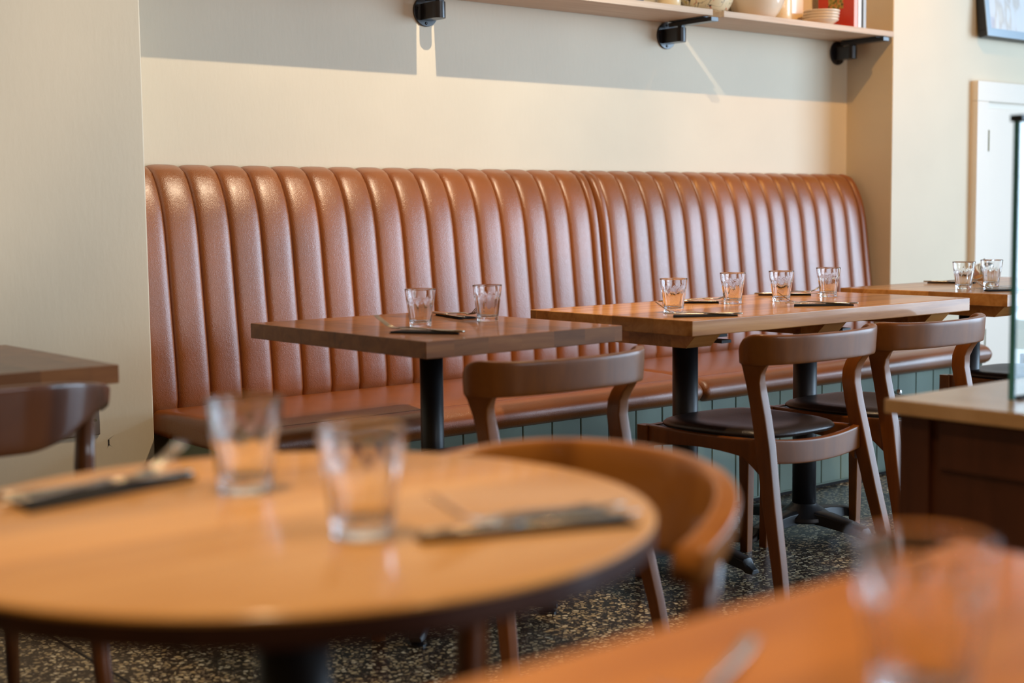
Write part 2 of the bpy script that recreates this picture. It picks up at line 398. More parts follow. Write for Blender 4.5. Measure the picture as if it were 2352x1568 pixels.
def banquette():
    b = tag(empty('banquette', (1.80, 3.6, 0)), 'long tan leather channel-backed banquette with sage green panelled base', 'bench')
    off = Vector((-1.80, -3.6, 0))
    def P(name, bm, mat, parent=b, **k):
        bmesh.ops.translate(bm, verts=bm.verts, vec=off)
        return obj(name, bm, mat, parent, **k)
    s1 = [1.885 + 0.1078 * i for i in range(17)]; s1 = [s for s in s1 if s < 3.63]
    s2 = [3.705 + 0.1036 * i for i in range(16)]; s2 = [s for s in s2 if s < 5.28]
    for (x0, x1, s) in ((1.785, 3.655, s1), (3.662, 5.305, s2)):
        r = P('backrest', channels_backrest(x0, x1, s, 'backrest'), M['tan'], smooth=True)
    c1 = P('seat_cushion', cushion(1.80, 3.498, 3.212, 3.86, 0.384, 0.468), M['tan'], smooth=True)
    c2 = P('seat_cushion', cushion(3.508, 5.26, 3.212, 3.86, 0.384, 0.468), M['tan'], smooth=True)
    P('seam_piping', piping([(1.80 + i * 0.05, 3.294, 0.4658) for i in range(35)], 0.0016), M['tan'], c1, smooth=True)
    P('seam_piping', piping([(3.51 + i * 0.05, 3.294, 0.4658) for i in range(35)], 0.0016), M['tan'], c2, smooth=True)
    # tongue and groove base
    bm = bmesh.new()
    gx = [1.815, 1.885, 2.006, 2.128, 2.250, 2.372, 2.498, 2.612, 2.727, 2.846, 2.966, 3.088, 3.210, 3.332, 3.455, 3.576, 3.697, 3.816, 3.935, 4.054, 4.174, 4.290, 4.404, 4.514, 4.648, 4.766, 4.884, 5.002, 5.12, 5.24]
    for a, c in zip(gx, gx[1:]): box(bm, a + 0.0022, c - 0.0022, 3.25, 3.268, 0.018, 0.398)
    fb = P('front_boards', bm, M['green'], bevel=0.0025)
    bm = bmesh.new(); box(bm, 1.815, 5.24, 3.256, 3.77, 0.012, 0.397); P('carcass', bm, M['green'])
    bm = bmesh.new(); box(bm, 1.83, 5.23, 3.262, 3.76, 0.0, 0.02); P('plinth', bm, M['dark'])
    for x, z in ((3.526, 0.333), (4.611, 0.321)):
        P('knob', knob_bm(x, 3.25, z), M['chrome'], fb, smooth=True)
def knob_bm(x, y, z):
    bm = bmesh.new(); prof = [(0.0001, 0), (0.010, 0), (0.011, 0.003), (0.006, 0.006), (0.005, 0.012), (0.009, 0.016), (0.0145, 0.022), (0.0155, 0.029), (0.012, 0.036), (0.006, 0.039), (0.0001, 0.040)]
    rings = [[(x + r * math.cos(2*PI*i/20), y - t, z + r * math.sin(2*PI*i/20)) for i in range(20)] for r, t in prof]
    loft(bm, rings); return bm
banquette()

# ------------------------------------------------------------------ shelves
def shelf_board(x0, x1, label):
    bm = boxbm(0, x1 - x0, -0.13, 0.125, 0, 0.024)
    o = obj('wall_shelf', bm, M['shelf'], bevel=0.0015); o.location = (x0, 3.90, 1.786)
    tag(o, label, 'shelf', 'pale wooden boards of the wall shelf'); return o
shelf_board(1.80, 2.921, 'pale wooden shelf board left of the leftmost black bracket')
shelf_board(2.990, 4.150, 'pale wooden shelf board between the leftmost and middle black brackets')
shelf_board(4.213, 5.326, 'pale wooden shelf board under the plates, right of the middle bracket')
def bracket(x, label, arm=True):
    t = tag(empty('shelf_bracket', (x, YW, 1.735)), label, 'bracket', 'black shelf brackets on the alcove wall')
    bm = bmesh.new()
    prof = [(0.0001, 0), (0.0515, 0), (0.0525, -0.002), (0.0525, -0.0065), (0.0515, -0.008), (0.0001, -0.008)]
    loft(bm, [[(r * math.cos(2*PI*i/48), y, r * math.sin(2*PI*i/48)) for i in range(48)] for r, y in prof])
    fl = obj('flange', bm, M['black_gloss'], t, smooth=False, bevel=0.0008)
    for a in (PI / 2 * 3, PI / 2, 0.25, PI - 0.25):
        bm = bmesh.new()
        loft(bm, [[(0.041 * math.cos(a) + r * math.cos(2*PI*i/12), y, 0.041 * math.sin(a) + r * math.sin(2*PI*i/12)) for i in range(12)] for r, y in [(0.0055, -0.008), (0.0055, -0.010), (0.0042, -0.0115), (0.0024, -0.0115), (0.0022, -0.0095), (0.0001, -0.0095)]])
        obj('screw', bm, M['black_gloss'], fl, smooth=False)
    # socket body: a stub of flat-sided tube with a rounded front
    pts = [(-0.025, -0.008)] + [(-0.025, -0.078)] + [(-0.025 * math.cos(k * PI / 10), -0.078 - 0.025 * math.sin(k * PI / 10)) for k in range(1, 10)] + [(0.025, -0.078), (0.025, -0.008)]
    rings = [[(px, py, z) for px, py in pts] for z in (-0.032, 0.024)]
    bm = bmesh.new(); loft(bm, rings)
    obj('socket_body', bm, M['black_gloss'], t, bevel=0.001)
    yf = -0.265 if arm else -0.10
    bm = bmesh.new(); box(bm, -0.020, 0.020, yf, -0.035, 0.030, 0.0465); box(bm, -0.010, 0.010, -0.098, -0.075, 0.02, 0.0305)
    if arm: box(bm, -0.034, 0.034, -0.235, -0.05, 0.0468, 0.0508)
    obj('support_arm', bm, M['black_gloss'], t, bevel=0.001)
bracket(2.957, 'leftmost black metal shelf bracket above the light gap', False)
bracket(4.13 + 0.025, 'middle black metal bracket under the gap between two shelf boards')
bracket(5.262, 'rightmost black metal bracket beside the corner under the plates')

ZS = 1.810
def cream_ceramic(name, col=(0.78, 0.66, 0.50), rough=0.22): return plain(name, col, rough, 0, 0.5, 0.5, 0.03)
M['cream'] = cream_ceramic('cream_glaze', (0.82, 0.70, 0.54))
def floral(name, scale=9.0):
    m, nt, b = new_mat(name)
    v = coords(nt)
    base = (0.80, 0.68, 0.45)
    last = None
    def blotch(sc, lo, col, prev, seed, feat='F1', dist=0.35):
        mp = N(nt, 'ShaderNodeMapping'); mp.inputs['Location'].default_value = (seed, seed * 1.7, seed * 0.6); nt.links.new(v, mp.inputs[0])
        nz = N(nt, 'ShaderNodeTexNoise'); nz.inputs['Scale'].default_value = sc; nz.inputs['Distortion'].default_value = 2.2; nt.links.new(mp.outputs[0], nz.inputs['Vector'])
        r = ramp(nt, nz.outputs[0], [(lo, (0, 0, 0)), (lo + 0.012, (1, 1, 1))])
        mx = N(nt, 'ShaderNodeMix', data_type='RGBA'); nt.links.new(r, mx.inputs['Factor'])
        if prev is None: mx.inputs['A'].default_value = (*base, 1)
        else: nt.links.new(prev, mx.inputs['A'])
        mx.inputs['B'].default_value = (*col, 1); return mx.outputs['Result']
    def vine(sc, col, prev, seed):
        mp = N(nt, 'ShaderNodeMapping'); mp.inputs['Location'].default_value = (seed, seed, seed); nt.links.new(v, mp.inputs[0])
        nz = N(nt, 'ShaderNodeTexNoise'); nz.inputs['Scale'].default_value = sc; nz.inputs['Distortion'].default_value = 1.2; nt.links.new(mp.outputs[0], nz.inputs['Vector'])
        r = ramp(nt, nz.outputs[0], [(0.488, (0, 0, 0)), (0.492, (1, 1, 1)), (0.506, (1, 1, 1)), (0.510, (0, 0, 0))])
        mx = N(nt, 'ShaderNodeMix', data_type='RGBA'); nt.links.new(r, mx.inputs['Factor']); nt.links.new(prev, mx.inputs['A'])
        mx.inputs['B'].default_value = (*col, 1); return mx.outputs['Result']
    c = blotch(scale * 1.5, 0.66, (0.72, 0.55, 0.06), None, 1.0)
    c = blotch(scale * 2.2, 0.66, (0.60, 0.08, 0.03), c, 4.1)
    c = blotch(scale * 2.0, 0.67, (0.07, 0.14, 0.03), c, 7.7)
    c = vine(scale * 1.3, (0.03, 0.02, 0.03), c, 2.0)
    c = blotch(scale * 3.0, 0.69, (0.03, 0.02, 0.08), c, 9.3)
    nt.links.new(c, b.inputs['Base Color']); b.inputs['Roughness'].default_value = 0.2; b.inputs['Coat Weight'].default_value = 0.5
    return m
M['floral'] = floral('painted_floral_glaze', 11)
def bowl_profile(rb, rt, h, th=0.006, k=0.6):
    out = [(0.0001, 0.0), (rb, 0.0)]
    for i in range(1, 13):
        t = i / 12; out.append((rb + (rt - rb) * (math.sin(t * PI / 2)) ** k, h * t ** 1.15))
    inn = [(r - th, z + (0.004 if z < 0.02 else 0)) for r, z in out[1:]][::-1]
    return out + inn + [(0.0001, 0.006)]
def ceramic(name, prof, mat, x, y, label, cat, parts=()):
    t = obj(name, lathebm(prof, 48), mat, smooth=True); t.location = (x, y, ZS + 0.0005); tag(t, label, cat); return t
ceramic('floral_bowl', bowl_profile(0.052, 0.115, 0.13), M['floral'], 4.265, 3.905, 'hand-painted bowl with vines, berries and leaves on the shelf', 'bowl')
ceramic('cream_bowl', bowl_profile(0.055, 0.125, 0.14, k=0.75), M['cream'], 4.556, 3.90, 'large plain cream bowl on the shelf beside the painted bowl', 'bowl')
def jar_mat(name):
    m, nt, b = new_mat(name)
    tc = N(nt, 'ShaderNodeTexCoord'); sp = N(nt, 'ShaderNodeSeparateXYZ'); nt.links.new(tc.outputs['Object'], sp.inputs[0])
    w = N(nt, 'ShaderNodeMath', operation='PINGPONG'); w.inputs[1].default_value = 0.028; nt.links.new(sp.outputs['Z'], w.inputs[0])
    r = ramp(nt, w.outputs[0], [(0.0, (0, 0, 0)), (0.0205, (0, 0, 0)), (0.021, (1, 1, 1)), (0.0222, (1, 1, 1)), (0.0227, (0, 0, 0))])
    nz = N(nt, 'ShaderNodeTexNoise'); nz.inputs['Scale'].default_value = 34; nz.inputs['Distortion'].default_value = 2; nt.links.new(tc.outputs['Object'], nz.inputs['Vector'])
    c0 = ramp(nt, nz.outputs[0], [(0.0, (0.82, 0.66, 0.40)), (0.66, (0.82, 0.66, 0.40)), (0.67, (0.75, 0.30, 0.06)), (0.72, (0.75, 0.30, 0.06)), (0.73, (0.05, 0.04, 0.05)), (1.0, (0.05, 0.04, 0.05))])
    mx = N(nt, 'ShaderNodeMix', data_type='RGBA'); nt.links.new(r, mx.inputs['Factor']); nt.links.new(c0, mx.inputs['A']); mx.inputs['B'].default_value = (0.10, 0.04, 0.03, 1)
    nt.links.new(mx.outputs['Result'], b.inputs['Base Color']); b.inputs['Roughness'].default_value = 0.25; b.inputs['Coat Weight'].default_value = 0.4
    return m
M['jar'] = jar_mat('patterned_jar_glaze')
jp = lambda r, h: [(0.0001, 0), (r - 0.004, 0), (r, 0.004), (r, h - 0.02), (r - 0.003, h - 0.012), (r - 0.002, h - 0.004), (r - 0.004, h), (r - 0.009, h), (r - 0.009, 0.008), (0.0001, 0.008)]
ceramic('patterned_jar', jp(0.046, 0.15), M['jar'], 4.03, 3.89, 'yellow patterned ceramic jar on the shelf, left of the painted bowl', 'jar')
ceramic('patterned_jar', jp(0.052, 0.16), M['jar'], 4.745, 3.935, 'yellow patterned ceramic jar on the shelf between cream bowl and plates', 'jar')
bm = boxbm(-0.075, 0.075, -0.05, 0.05, 0, 0.12)
o = obj('black_box', bm, M['black'], bevel=0.006); o.location = (3.83, 3.95, ZS); tag(o, 'black box on the shelf left of the yellow jar', 'box')
bm = boxbm(-0.045, 0.045, -0.03, 0.03, 0, 0.16)
o = obj('cream_canister', bm, M['cream'], bevel=0.01); o.location = (4.89, 3.985, ZS); tag(o, 'cream canister against the wall behind the stacked plates', 'canister')
for i, lab in enumerate(('cream saucer at the bottom of the stack on the shelf', 'cream saucer second from the bottom of the shelf stack', 'cream saucer second from the top of the shelf stack', 'cream saucer on top of the stack on the shelf')):
    z = 0.0 + i * 0.0125
    pr = [(0.0001, 0), (0.040, 0), (0.042, 0.003), (0.060, 0.013), (0.076, 0.0235), (0.079, 0.0275), (0.078, 0.0295), (0.074, 0.0285), (0.055, 0.016), (0.040, 0.0075), (0.0001, 0.006)]
    o = obj('saucer', lathebm(pr, 48), M['cream'], smooth=True); o.location = (4.925 + 0.003 * i, 3.862, ZS + 0.0005 + z)
    tag(o, lab, 'plate', 'stack of cream saucers on the shelf')
def book(name, x, th, d, h, col, spine, label, page=(0.8, 0.74, 0.62)):
    m1 = plain(name + '_cover', col, 0.4, 0, 0.2); m2 = plain(name + '_spine', spine, 0.45, 0, 0.1); m3 = plain(name + '_pages', page, 0.8)
    t = tag(empty('book', (x, 3.80, ZS)), label, 'book', 'cookbooks at the right end of the shelf')
    bm = bmesh.new(); box(bm, 0, 0.003, 0, d, 0, h); box(bm, th - 0.003, th, 0, d, 0, h); obj('cover', bm, m1, t)
    obj('spine', boxbm(0.0, th, -0.003, 0.001, 0, h), m2, t, bevel=0.001)
    obj('pages', boxbm(0.003, th - 0.003, 0.001, d - 0.004, 0.004, h - 0.004), m3, t)
    return t
rb = book('red_book', 5.075, 0.024, 0.19, 0.24, (0.68, 0.045, 0.02), (0.80, 0.38, 0.32), 'red cookbook with a food photo on its cover, on the shelf')
# the cover picture: two flowers of gold and green on the red boards
bm = bmesh.new()
box(bm, -0.0006, 0.0, 0.055, 0.135, 0.090, 0.19)
def picture_mat():
    m, nt, b = new_mat('cover_picture')
    nz = N(nt, 'ShaderNodeTexNoise'); nz.inputs['Scale'].default_value = 70; nz.inputs['Detail'].default_value = 4; nt.links.new(coords(nt), nz.inputs['Vector'])
    c = ramp(nt, nz.outputs[0], [(0.35, (0.05, 0.04, 0.02)), (0.45, (0.30, 0.30, 0.05)), (0.55, (0.70, 0.45, 0.12)), (0.65, (0.60, 0.05, 0.02))])
    nt.links.new(c, b.inputs['Base Color']); b.inputs['Roughness'].default_value = 0.35; return m
obj('cover_photo', bm, picture_mat(), rb)
book('white_book', 5.103, 0.022, 0.20, 0.27, (0.72, 0.72, 0.70), (0.72, 0.75, 0.76), 'white-spined cookbook right of the red one on the shelf')
book('grey_book', 5.140, 0.019, 0.19, 0.25, (0.25, 0.30, 0.32), (0.38, 0.42, 0.44), 'thin grey-blue cookbook at the right end of the shelf')

# ------------------------------------------------------------------ framed picture, socket
def framed_picture():
    t = tag(empty('framed_picture', (5.975, 3.715, 1.832)), 'black framed picture hanging high on the wall above the door', 'picture')
    t.rotation_euler = (math.radians(-7), 0, 0)
    W_, H_ = 0.75, 0.55
    bm = bmesh.new(); box(bm, 0, W_, -0.0, 0.042, 0, 0.03); box(bm, 0, W_, 0, 0.042, H_ - 0.03, H_); box(bm, 0, 0.03, 0, 0.042, 0.03, H_ - 0.03); box(bm, W_ - 0.03, W_, 0, 0.042, 0.03, H_ - 0.03)
    obj('frame', bm, M['black'], t, bevel=0.002)
    bm = bmesh.new(); box(bm, 0.001, W_ - 0.001, -0.004, -0.0002, 0.001, 0.038); box(bm, 0.001, W_ - 0.001, -0.004, -0.0002, H_ - 0.03, H_ - 0.001); box(bm, 0.001, 0.036, -0.004, -0.0002, 0.0382, H_ - 0.0305); box(bm, W_ - 0.036, W_ - 0.001, -0.004, -0.0002, 0.0382, H_ - 0.0305)
    obj('frame_face', bm, plain('silver_blue_frame', (0.42, 0.52, 0.60), 0.35, 0.3), t)
    m, nt, b = new_mat('blurred_print')
    sep = N(nt, 'ShaderNodeSeparateXYZ'); tc = N(nt, 'ShaderNodeTexCoord'); nt.links.new(tc.outputs['Object'], sep.inputs[0])
    nz = N(nt, 'ShaderNodeTexNoise'); nz.inputs['Scale'].default_value = 1.0; nz.inputs['Detail'].default_value = 3; nt.links.new(coords(nt, (16, 1, 5)), nz.inputs['Vector'])
    c = ramp(nt, nz.outputs[0], [(0.40, (0.88, 0.90, 0.93)), (0.50, (0.86, 0.86, 0.86)), (0.56, (0.74, 0.70, 0.66)), (0.62, (0.84, 0.80, 0.74)), (0.70, (0.90, 0.92, 0.95))])
    nt.links.new(c, b.inputs['Base Color']); b.inputs['Roughness'].default_value = 0.15
    obj('print', boxbm(0.03, W_ - 0.03, 0.002, 0.012, 0.03, H_ - 0.03), m, t)
    m2 = plain('text_grey', (0.55, 0.55, 0.68), 0.5)
    bm = bmesh.new()
    for i in range(9): box(bm, 0.040, 0.078, 0.0012, 0.0019, 0.042 + i * 0.006, 0.0445 + i * 0.006)
    obj('caption_lines', bm, m2, t)
framed_picture()
def socket():
    t = tag(empty('wall_socket', (1.533, YP, 0.4655)), 'brushed metal double socket low on the wall behind the chair', 'socket')
    fp = obj('face_plate', boxbm(-0.0765, 0.0765, -0.007, 0.0, -0.0435, 0.0435), M['socket'], t, bevel=0.003)
    for cx in (-0.042, 0.038):
        bm = bmesh.new()
        box(bm, cx - 0.004, cx + 0.004, -0.0076, -0.0068, 0.004, 0.018)
        box(bm, cx - 0.019, cx - 0.008, -0.0076, -0.0068, -0.020, -0.009); box(bm, cx + 0.008, cx + 0.019, -0.0076, -0.0068, -0.020, -0.009)
        obj('pin_holes', bm, M['dark'], fp, bevel=0.0008)
    for cx in (-0.062, 0.062):
        bm = bmesh.new(); loft(bm, [[(cx + r * math.cos(2*PI*i/14), y, 0.0 + r * math.sin(2*PI*i/14)) for i in range(14)] for r, y in [(0.0045, -0.0068), (0.0045, -0.008), (0.003, -0.0085), (0.0001, -0.0082)]])
        obj('screw', bm, M['brass'], fp)
    obj('rocker_switch', boxbm(-0.008, 0.002, -0.0095, -0.006, 0.012, 0.03), M['dark'], fp, bevel=0.001)
socket()

# ------------------------------------------------------------------ tables
def slab_bm(w, d, th, wav=0.0, seedv=0):
    """table top slab with its lower-left corner at the origin; wav > 0 gives a worn wavy edge"""
    rnd = random.Random(seedv)
    if not wav: return boxbm(0, w, 0, d, -th, 0)
    bm = bmesh.new(); pts = []
    nx, ny = 26, 16
    ph = [rnd.uniform(0, 6) for _ in range(6)]
    f = lambda s, k: wav * (math.sin(s * 9 + ph[k]) * 0.5 + math.sin(s * 23 + ph[k+1]) * 0.3)
    for i in range(nx): x = w * i / nx; pts.append((x, f(x, 0)))
    for i in range(ny): y = d * i / ny; pts.append((w + f(y, 1), y))
    for i in range(nx): x = w * (1 - i / nx); pts.append((x, d + f(x, 2)))
    for i in range(ny): y = d * (1 - i / ny); pts.append((f(y, 3), y))
    loft(bm, [[(x, y, -th) for x, y in pts], [(x, y, 0) for x, y in pts]])
    return bm
def star_base(parent, cx, cy, reach=0.27, mat=None, glides=True, rot=0.0, rp=0.036, ztop=0.70):
    mat = mat or M['black']
    bm = bmesh.new()
    lathe(bm, [(0.0001, 0.045), (0.085, 0.045), (0.090, 0.05), (0.088, 0.062), (0.06, 0.082), (rp + 0.008, 0.092), (rp + 0.002, 0.10)], 32, cx, cy)
    for k in range(4):
        a = rot + k * PI / 2; dx, dy = math.cos(a), math.sin(a); px, py = -dy, dx
        rings = []
        for s, w, z0, z1 in [(0.03, 0.075, 0.044, 0.082), (0.10, 0.062, 0.040, 0.078), (0.18, 0.052, 0.032, 0.066), (0.24, 0.046, 0.022, 0.052), (reach, 0.042, 0.014, 0.036), (reach + 0.02, 0.030, 0.012, 0.024)]:
            rings.append([(cx + dx*s + px*w/2*u, cy + dy*s + py*w/2*u, z) for u, z in [(-1, z0), (-0.9, z1 - 0.006), (-0.6, z1), (0.6, z1), (0.9, z1 - 0.006), (1, z0)]])
        loft(bm, rings)
    pb = obj('pedestal_base', bm, mat, parent, bevel=0.002)
    obj('pedestal_column', lathebm([(rp, 0.08), (rp, ztop)], 40, cx=cx, cy=cy), mat, parent, smooth=True)
    if glides:
        for k in range(4):
            a = rot + k * PI / 2
            x, y = cx + math.cos(a) * (reach - 0.005), cy + math.sin(a) * (reach - 0.005)
            obj('glide', lathebm([(0.0001, 0), (0.024, 0), (0.024, 0.004), (0.016, 0.008), (0.008, 0.014), (0.008, 0.03), (0.0001, 0.03)], 20, cx=x, cy=y), M['black_gloss'], pb, smooth=False)
    # spider plate under the top
    bm = bmesh.new(); box(bm, cx - 0.16, cx + 0.16, cy - 0.02, cy + 0.02, ztop - 0.006, ztop + 0.003); box(bm, cx - 0.02, cx + 0.02, cy - 0.16, cy + 0.16, ztop - 0.006, ztop + 0.003)
    obj('top_plate', bm, mat, parent)
def t_bistro(x0, y0, w, d, label, mat, th=0.040, z=0.75):
    t = tag(empty('bistro_table', (x0, y0, 0)), label, 'table')
    o = obj('tabletop', slab_bm(w, d, th), mat, t, bevel=0.002); o.location = (0, 0, z)
    star_base(t, w / 2, d / 2, 0.30, rot=PI/4, rp=0.030, ztop=z - th - 0.003)
    return t
t_bistro(1.832, 2.515, 0.605, 0.785, 'small walnut-topped table for two, nearest the left end of the banquette', M['top_walnut'])
t_bistro(0.50, 2.555, 0.632, 0.60, 'brown wooden table at the left edge by the cream wall', M['top_walnut'], 0.036)
def t_pine(x0, y0, w, d, posts, battens, label, seed):
    t = tag(empty('dining_table', (x0, y0, 0)), label, 'table', 'chunky pine tables along the banquette')
    o = obj('tabletop', slab_bm(w, d, 0.042, 0.003, seed), M['top_pine'], t, bevel=0.003); o.location = (0, 0, 0.75)
    for bx in battens:
        bm = bmesh.new(); zt, zb = 0.7075, 0.668
        ys = [(0.045, zt), (0.085, zb), (d - 0.085, zb), (d - 0.045, zt)]
        loft(bm, [[(bx - 0.05, y, z) for y, z in ys], [(bx + 0.05, y, z) for y, z in ys]])
        obj('batten', bm, M['top_pine'], t, bevel=0.0015)
    for px in posts: star_base(t, px, d * 0.53, 0.25, rp=0.0375, ztop=0.664, glides=False, rot=0)
    return t
t_pine(2.662, 2.488, 1.270, 0.645, (0.335, 0.885), (0.115, 0.66, 1.19), 'chunky pine table for four with worn edges, in the middle of the row', 3)
t_pine(4.152, 2.490, 1.05, 0.665, (0.34, 0.80), (0.115, 0.93), 'chunky pine table at the far right end of the banquette', 9)

def round_table():
    t = tag(empty('round_table', (0.676, 1.152, 0)), 'round light oak table with dark edge in the foreground', 'table')
    R = 0.347
    bm = bmesh.new()
    prof = [(0.0001, 0.722), (R - 0.05, 0.722), (R - 0.004, 0.722), (R - 0.0005, 0.7255), (R, 0.735), (R, 0.7455)]
    lathe(bm, prof + [(0.0001, 0.7455)], 96)
    obj('table_edge', bm, M['edge_dark'], t, smooth=False, bevel=0.001)
    obj('tabletop', lathebm([(0.0001, 0.7445), (R, 0.7445), (R + 0.0002, 0.7475), (R - 0.0015, 0.7494), (R - 0.004, 0.75), (0.0001, 0.75)], 128), M['top_round'], t, bevel=0.0005)
    star_base(t, 0, 0, 0.27, rot=PI/4, rp=0.036, ztop=0.718)
round_table()
def fg_table():
    t = tag(empty('foreground_table', (0.30, -0.10, 0)), 'orange-brown wooden table in the blurred bottom right foreground', 'table')
    o = obj('tabletop', slab_bm(0.735, 0.757, 0.036), M['top_fg'], t, bevel=0.004); o.location = (0, 0, 0.75)
    star_base(t, 0.3675, 0.3785, 0.27, rot=PI/4, rp=0.03, ztop=0.711)
fg_table()

# ------------------------------------------------------------------ chairs
def rail_band(path, th, lean=0.10):
    """path: list of (x, y, ztop, zbot); a curved bent-wood band; th = thickness list or value"""
    bm = bmesh.new(); rings = []; n = len(path)
    for i, (x, y, zt, zb) in enumerate(path):
        a = path[max(0, i-1)]; c = path[min(n-1, i+1)]
        d = Vector((c[0] - a[0], c[1] - a[1], 0)).normalized(); nrm = Vector((d.y, -d.x, 0))   # outward (back)
        t = th(i / (n - 1)) if callable(th) else th
        h = zt - zb; zc = (zt + zb) / 2
        ring = []
        for u, v in rrect(t, h, 24, 7):
            off = nrm * (u + lean * v)
            ring.append((x + off.x, y + off.y, zc + v))
        rings.append(ring)
    loft(bm, rings); return bm
def tapered(path, n=28, p=11):
    """path of (x, y, z, wx, wy, ang) sections stacked upwards"""
    bm = bmesh.new(); rings = []
    for x, y, z, wx, wy, a in path:
        ca, sa = math.cos(a), math.sin(a)
        rings.append([(x + u * ca - v * sa, y + u * sa + v * ca, z) for u, v in rrect(wx, wy, n, p)])
    loft(bm, rings); return bm
def pad_bm(w0, w1, d, z0, z1, dish=0.006, y0=0.0):
    """upholstered pad: w0 back width, w1 front width, depth d"""
    bm = bmesh.new(); nr, ns = 9, 56; rings = []
    def outline(k, s):
        a = 2 * PI * k / ns; c, sn = math.cos(a), math.sin(a); p = 3.4
        ux = math.copysign(abs(c) ** (2/p), c); uy = math.copysign(abs(sn) ** (2/p), sn)
        w = w0 + (w1 - w0) * (uy * s + 1) / 2
        return ux * w / 2 * s, y0 + d / 2 + uy * d / 2 * s
    lev = [(0.96, z0), (0.985, z0 + 0.004), (1.0, (z0 + z1) / 2 - 0.002), (0.992, z1 - 0.007), (0.96, z1 - 0.001), (0.90, z1 + 0.003), (0.75, z1 + 0.005), (0.5, z1 + 0.004 - dish * 0.6), (0.2, z1 + 0.004 - dish), (0.001, z1 + 0.004 - dish)]
    for s, z in lev: rings.append([(*outline(k, s), z) for k in range(ns)])
    loft(bm, rings); return bm
def chair_a(label, group, loc, mat=None):
    mat = mat or M['chair']
    t = tag(empty('dining_chair', loc), label, 'chair', group)
    HW = 0.245
    path = []
    for i in range(41):
        a = math.radians(-104 + 208 * i / 40); s, c = math.sin(a), math.cos(a)
        x = HW * math.copysign(abs(s) ** 0.80, s); y = -0.040 - 0.092 * math.copysign(abs(c) ** 0.95, c)
        e = min(1, abs(math.degrees(a)) / 90.0)
        zt = 0.712 + 0.007 * e ** 2; zb = 0.638 - 0.004 * e ** 2
        end = max(0, (abs(math.degrees(a)) - 72) / 32)
        zt -= 0.042 * end ** 2.2; zb += 0.004 * end ** 2
        path.append((x, y, zt, zb))
    obj('back_rail', rail_band(path, lambda u: 0.024 - 0.010 * max(0, abs(2*u-1) - 0.85) / 0.15, 0.06), mat, t, smooth=True)
    for s in (-1, 1):
        a = -s * math.radians(27)
        leg = [(s*0.234, -0.158, 0.0, 0.026, 0.028, 0), (s*0.226, -0.134, 0.12, 0.028, 0.034, 0), (s*0.213, -0.098, 0.27, 0.031, 0.041, 0), (s*0.200, -0.066, 0.42, 0.032, 0.046, 0),
               (s*0.196, -0.048, 0.50, 0.032, 0.045, 0), (s*0.197, -0.036, 0.555, 0.032, 0.044, 0), (s*0.203, -0.033, 0.588, 0.030, 0.045, a*0.15), (s*0.212, -0.037, 0.610, 0.028, 0.051, a*0.4), (s*0.220, -0.045, 0.628, 0.023, 0.062, a*0.7), (s*0.2265, -0.053, 0.640, 0.020, 0.074, a*0.9), (s*0.228, -0.057, 0.652, 0.016, 0.080, a), (s*0.229, -0.059, 0.664, 0.014, 0.080, a)]
        obj('rear_leg', tapered(leg), mat, t, smooth='auto')
        leg = [(s*0.224, 0.366, 0.0, 0.026, 0.028, 0), (s*0.220, 0.362, 0.20, 0.030, 0.034, 0), (s*0.215, 0.356, 0.40, 0.034, 0.040, 0), (s*0.215, 0.356, 0.436, 0.034, 0.040, 0)]
        obj('front_leg', tapered(leg), mat, t, smooth='auto')
        # side rail with arched lower edge
        bm = bmesh.new(); rings = []
        for k in range(13):
            u = k / 12; y = -0.055 + 0.40 * u; zt = 0.438 - 0.006 * math.sin(u * PI); zb = 0.375 + 0.022 * math.sin(u * PI) ** 0.8 - 0.0 * u
            if u < 0.15: zb -= (0.15 - u) * 0.22
            x = s * (0.197 + 0.018 * u)
            rings.append([(x + uu, y, (zt + zb) / 2 + v) for uu, v in rrect(0.024, zt - zb, 20, 11)])
        loft(bm, rings); obj('side_rail', bm, mat, t, smooth=True)
    bm = bmesh.new(); rings = []
    for k in range(21):       # rear seat rail, saddle shaped
        u = -1 + k / 10; x = 0.194 * u; zt = 0.426 + 0.014 * u * u; zb = 0.364 + 0.012 * u * u
        y = -0.062 - 0.016 * (1 - u * u)
        rings.append([(x, y + uu, (zt + zb) / 2 + v) for uu, v in rrect(0.024, zt - zb, 20, 11)])
    loft(bm, rings); obj('rear_seat_rail', bm, mat, t, smooth=True)
    bm = bmesh.new(); box(bm, -0.21, 0.21, 0.346, 0.370, 0.385, 0.434); obj('front_seat_rail', bm, mat, t, bevel=0.003)
    obj('seat_cushion', pad_bm(0.372, 0.425, 0.425, 0.430, 0.449, 0.010, -0.052), M['black_leather'], t, smooth=True)
    return t
ca = chair_a('wooden chair tucked under the small walnut table for two', 'curved-back wooden chairs with black seats', (2.100, 2.425, 0))
copy_tree(ca, (3.000, 2.425, 0), 0, 'wooden chair at the left half of the chunky middle table, black seat fully seen')
copy_tree(ca, (3.535, 2.425, 0), 0, 'wooden chair at the right half of the chunky middle table')
copy_tree(ca, (4.62, 2.52, 0), 0, 'wooden chair at the near side of the far right table, mostly behind the counter')
copy_tree(ca, (5.62, 2.86, 0), PI * 0.5, 'wooden chair at the far end of the far right table, seen past the glass screen')

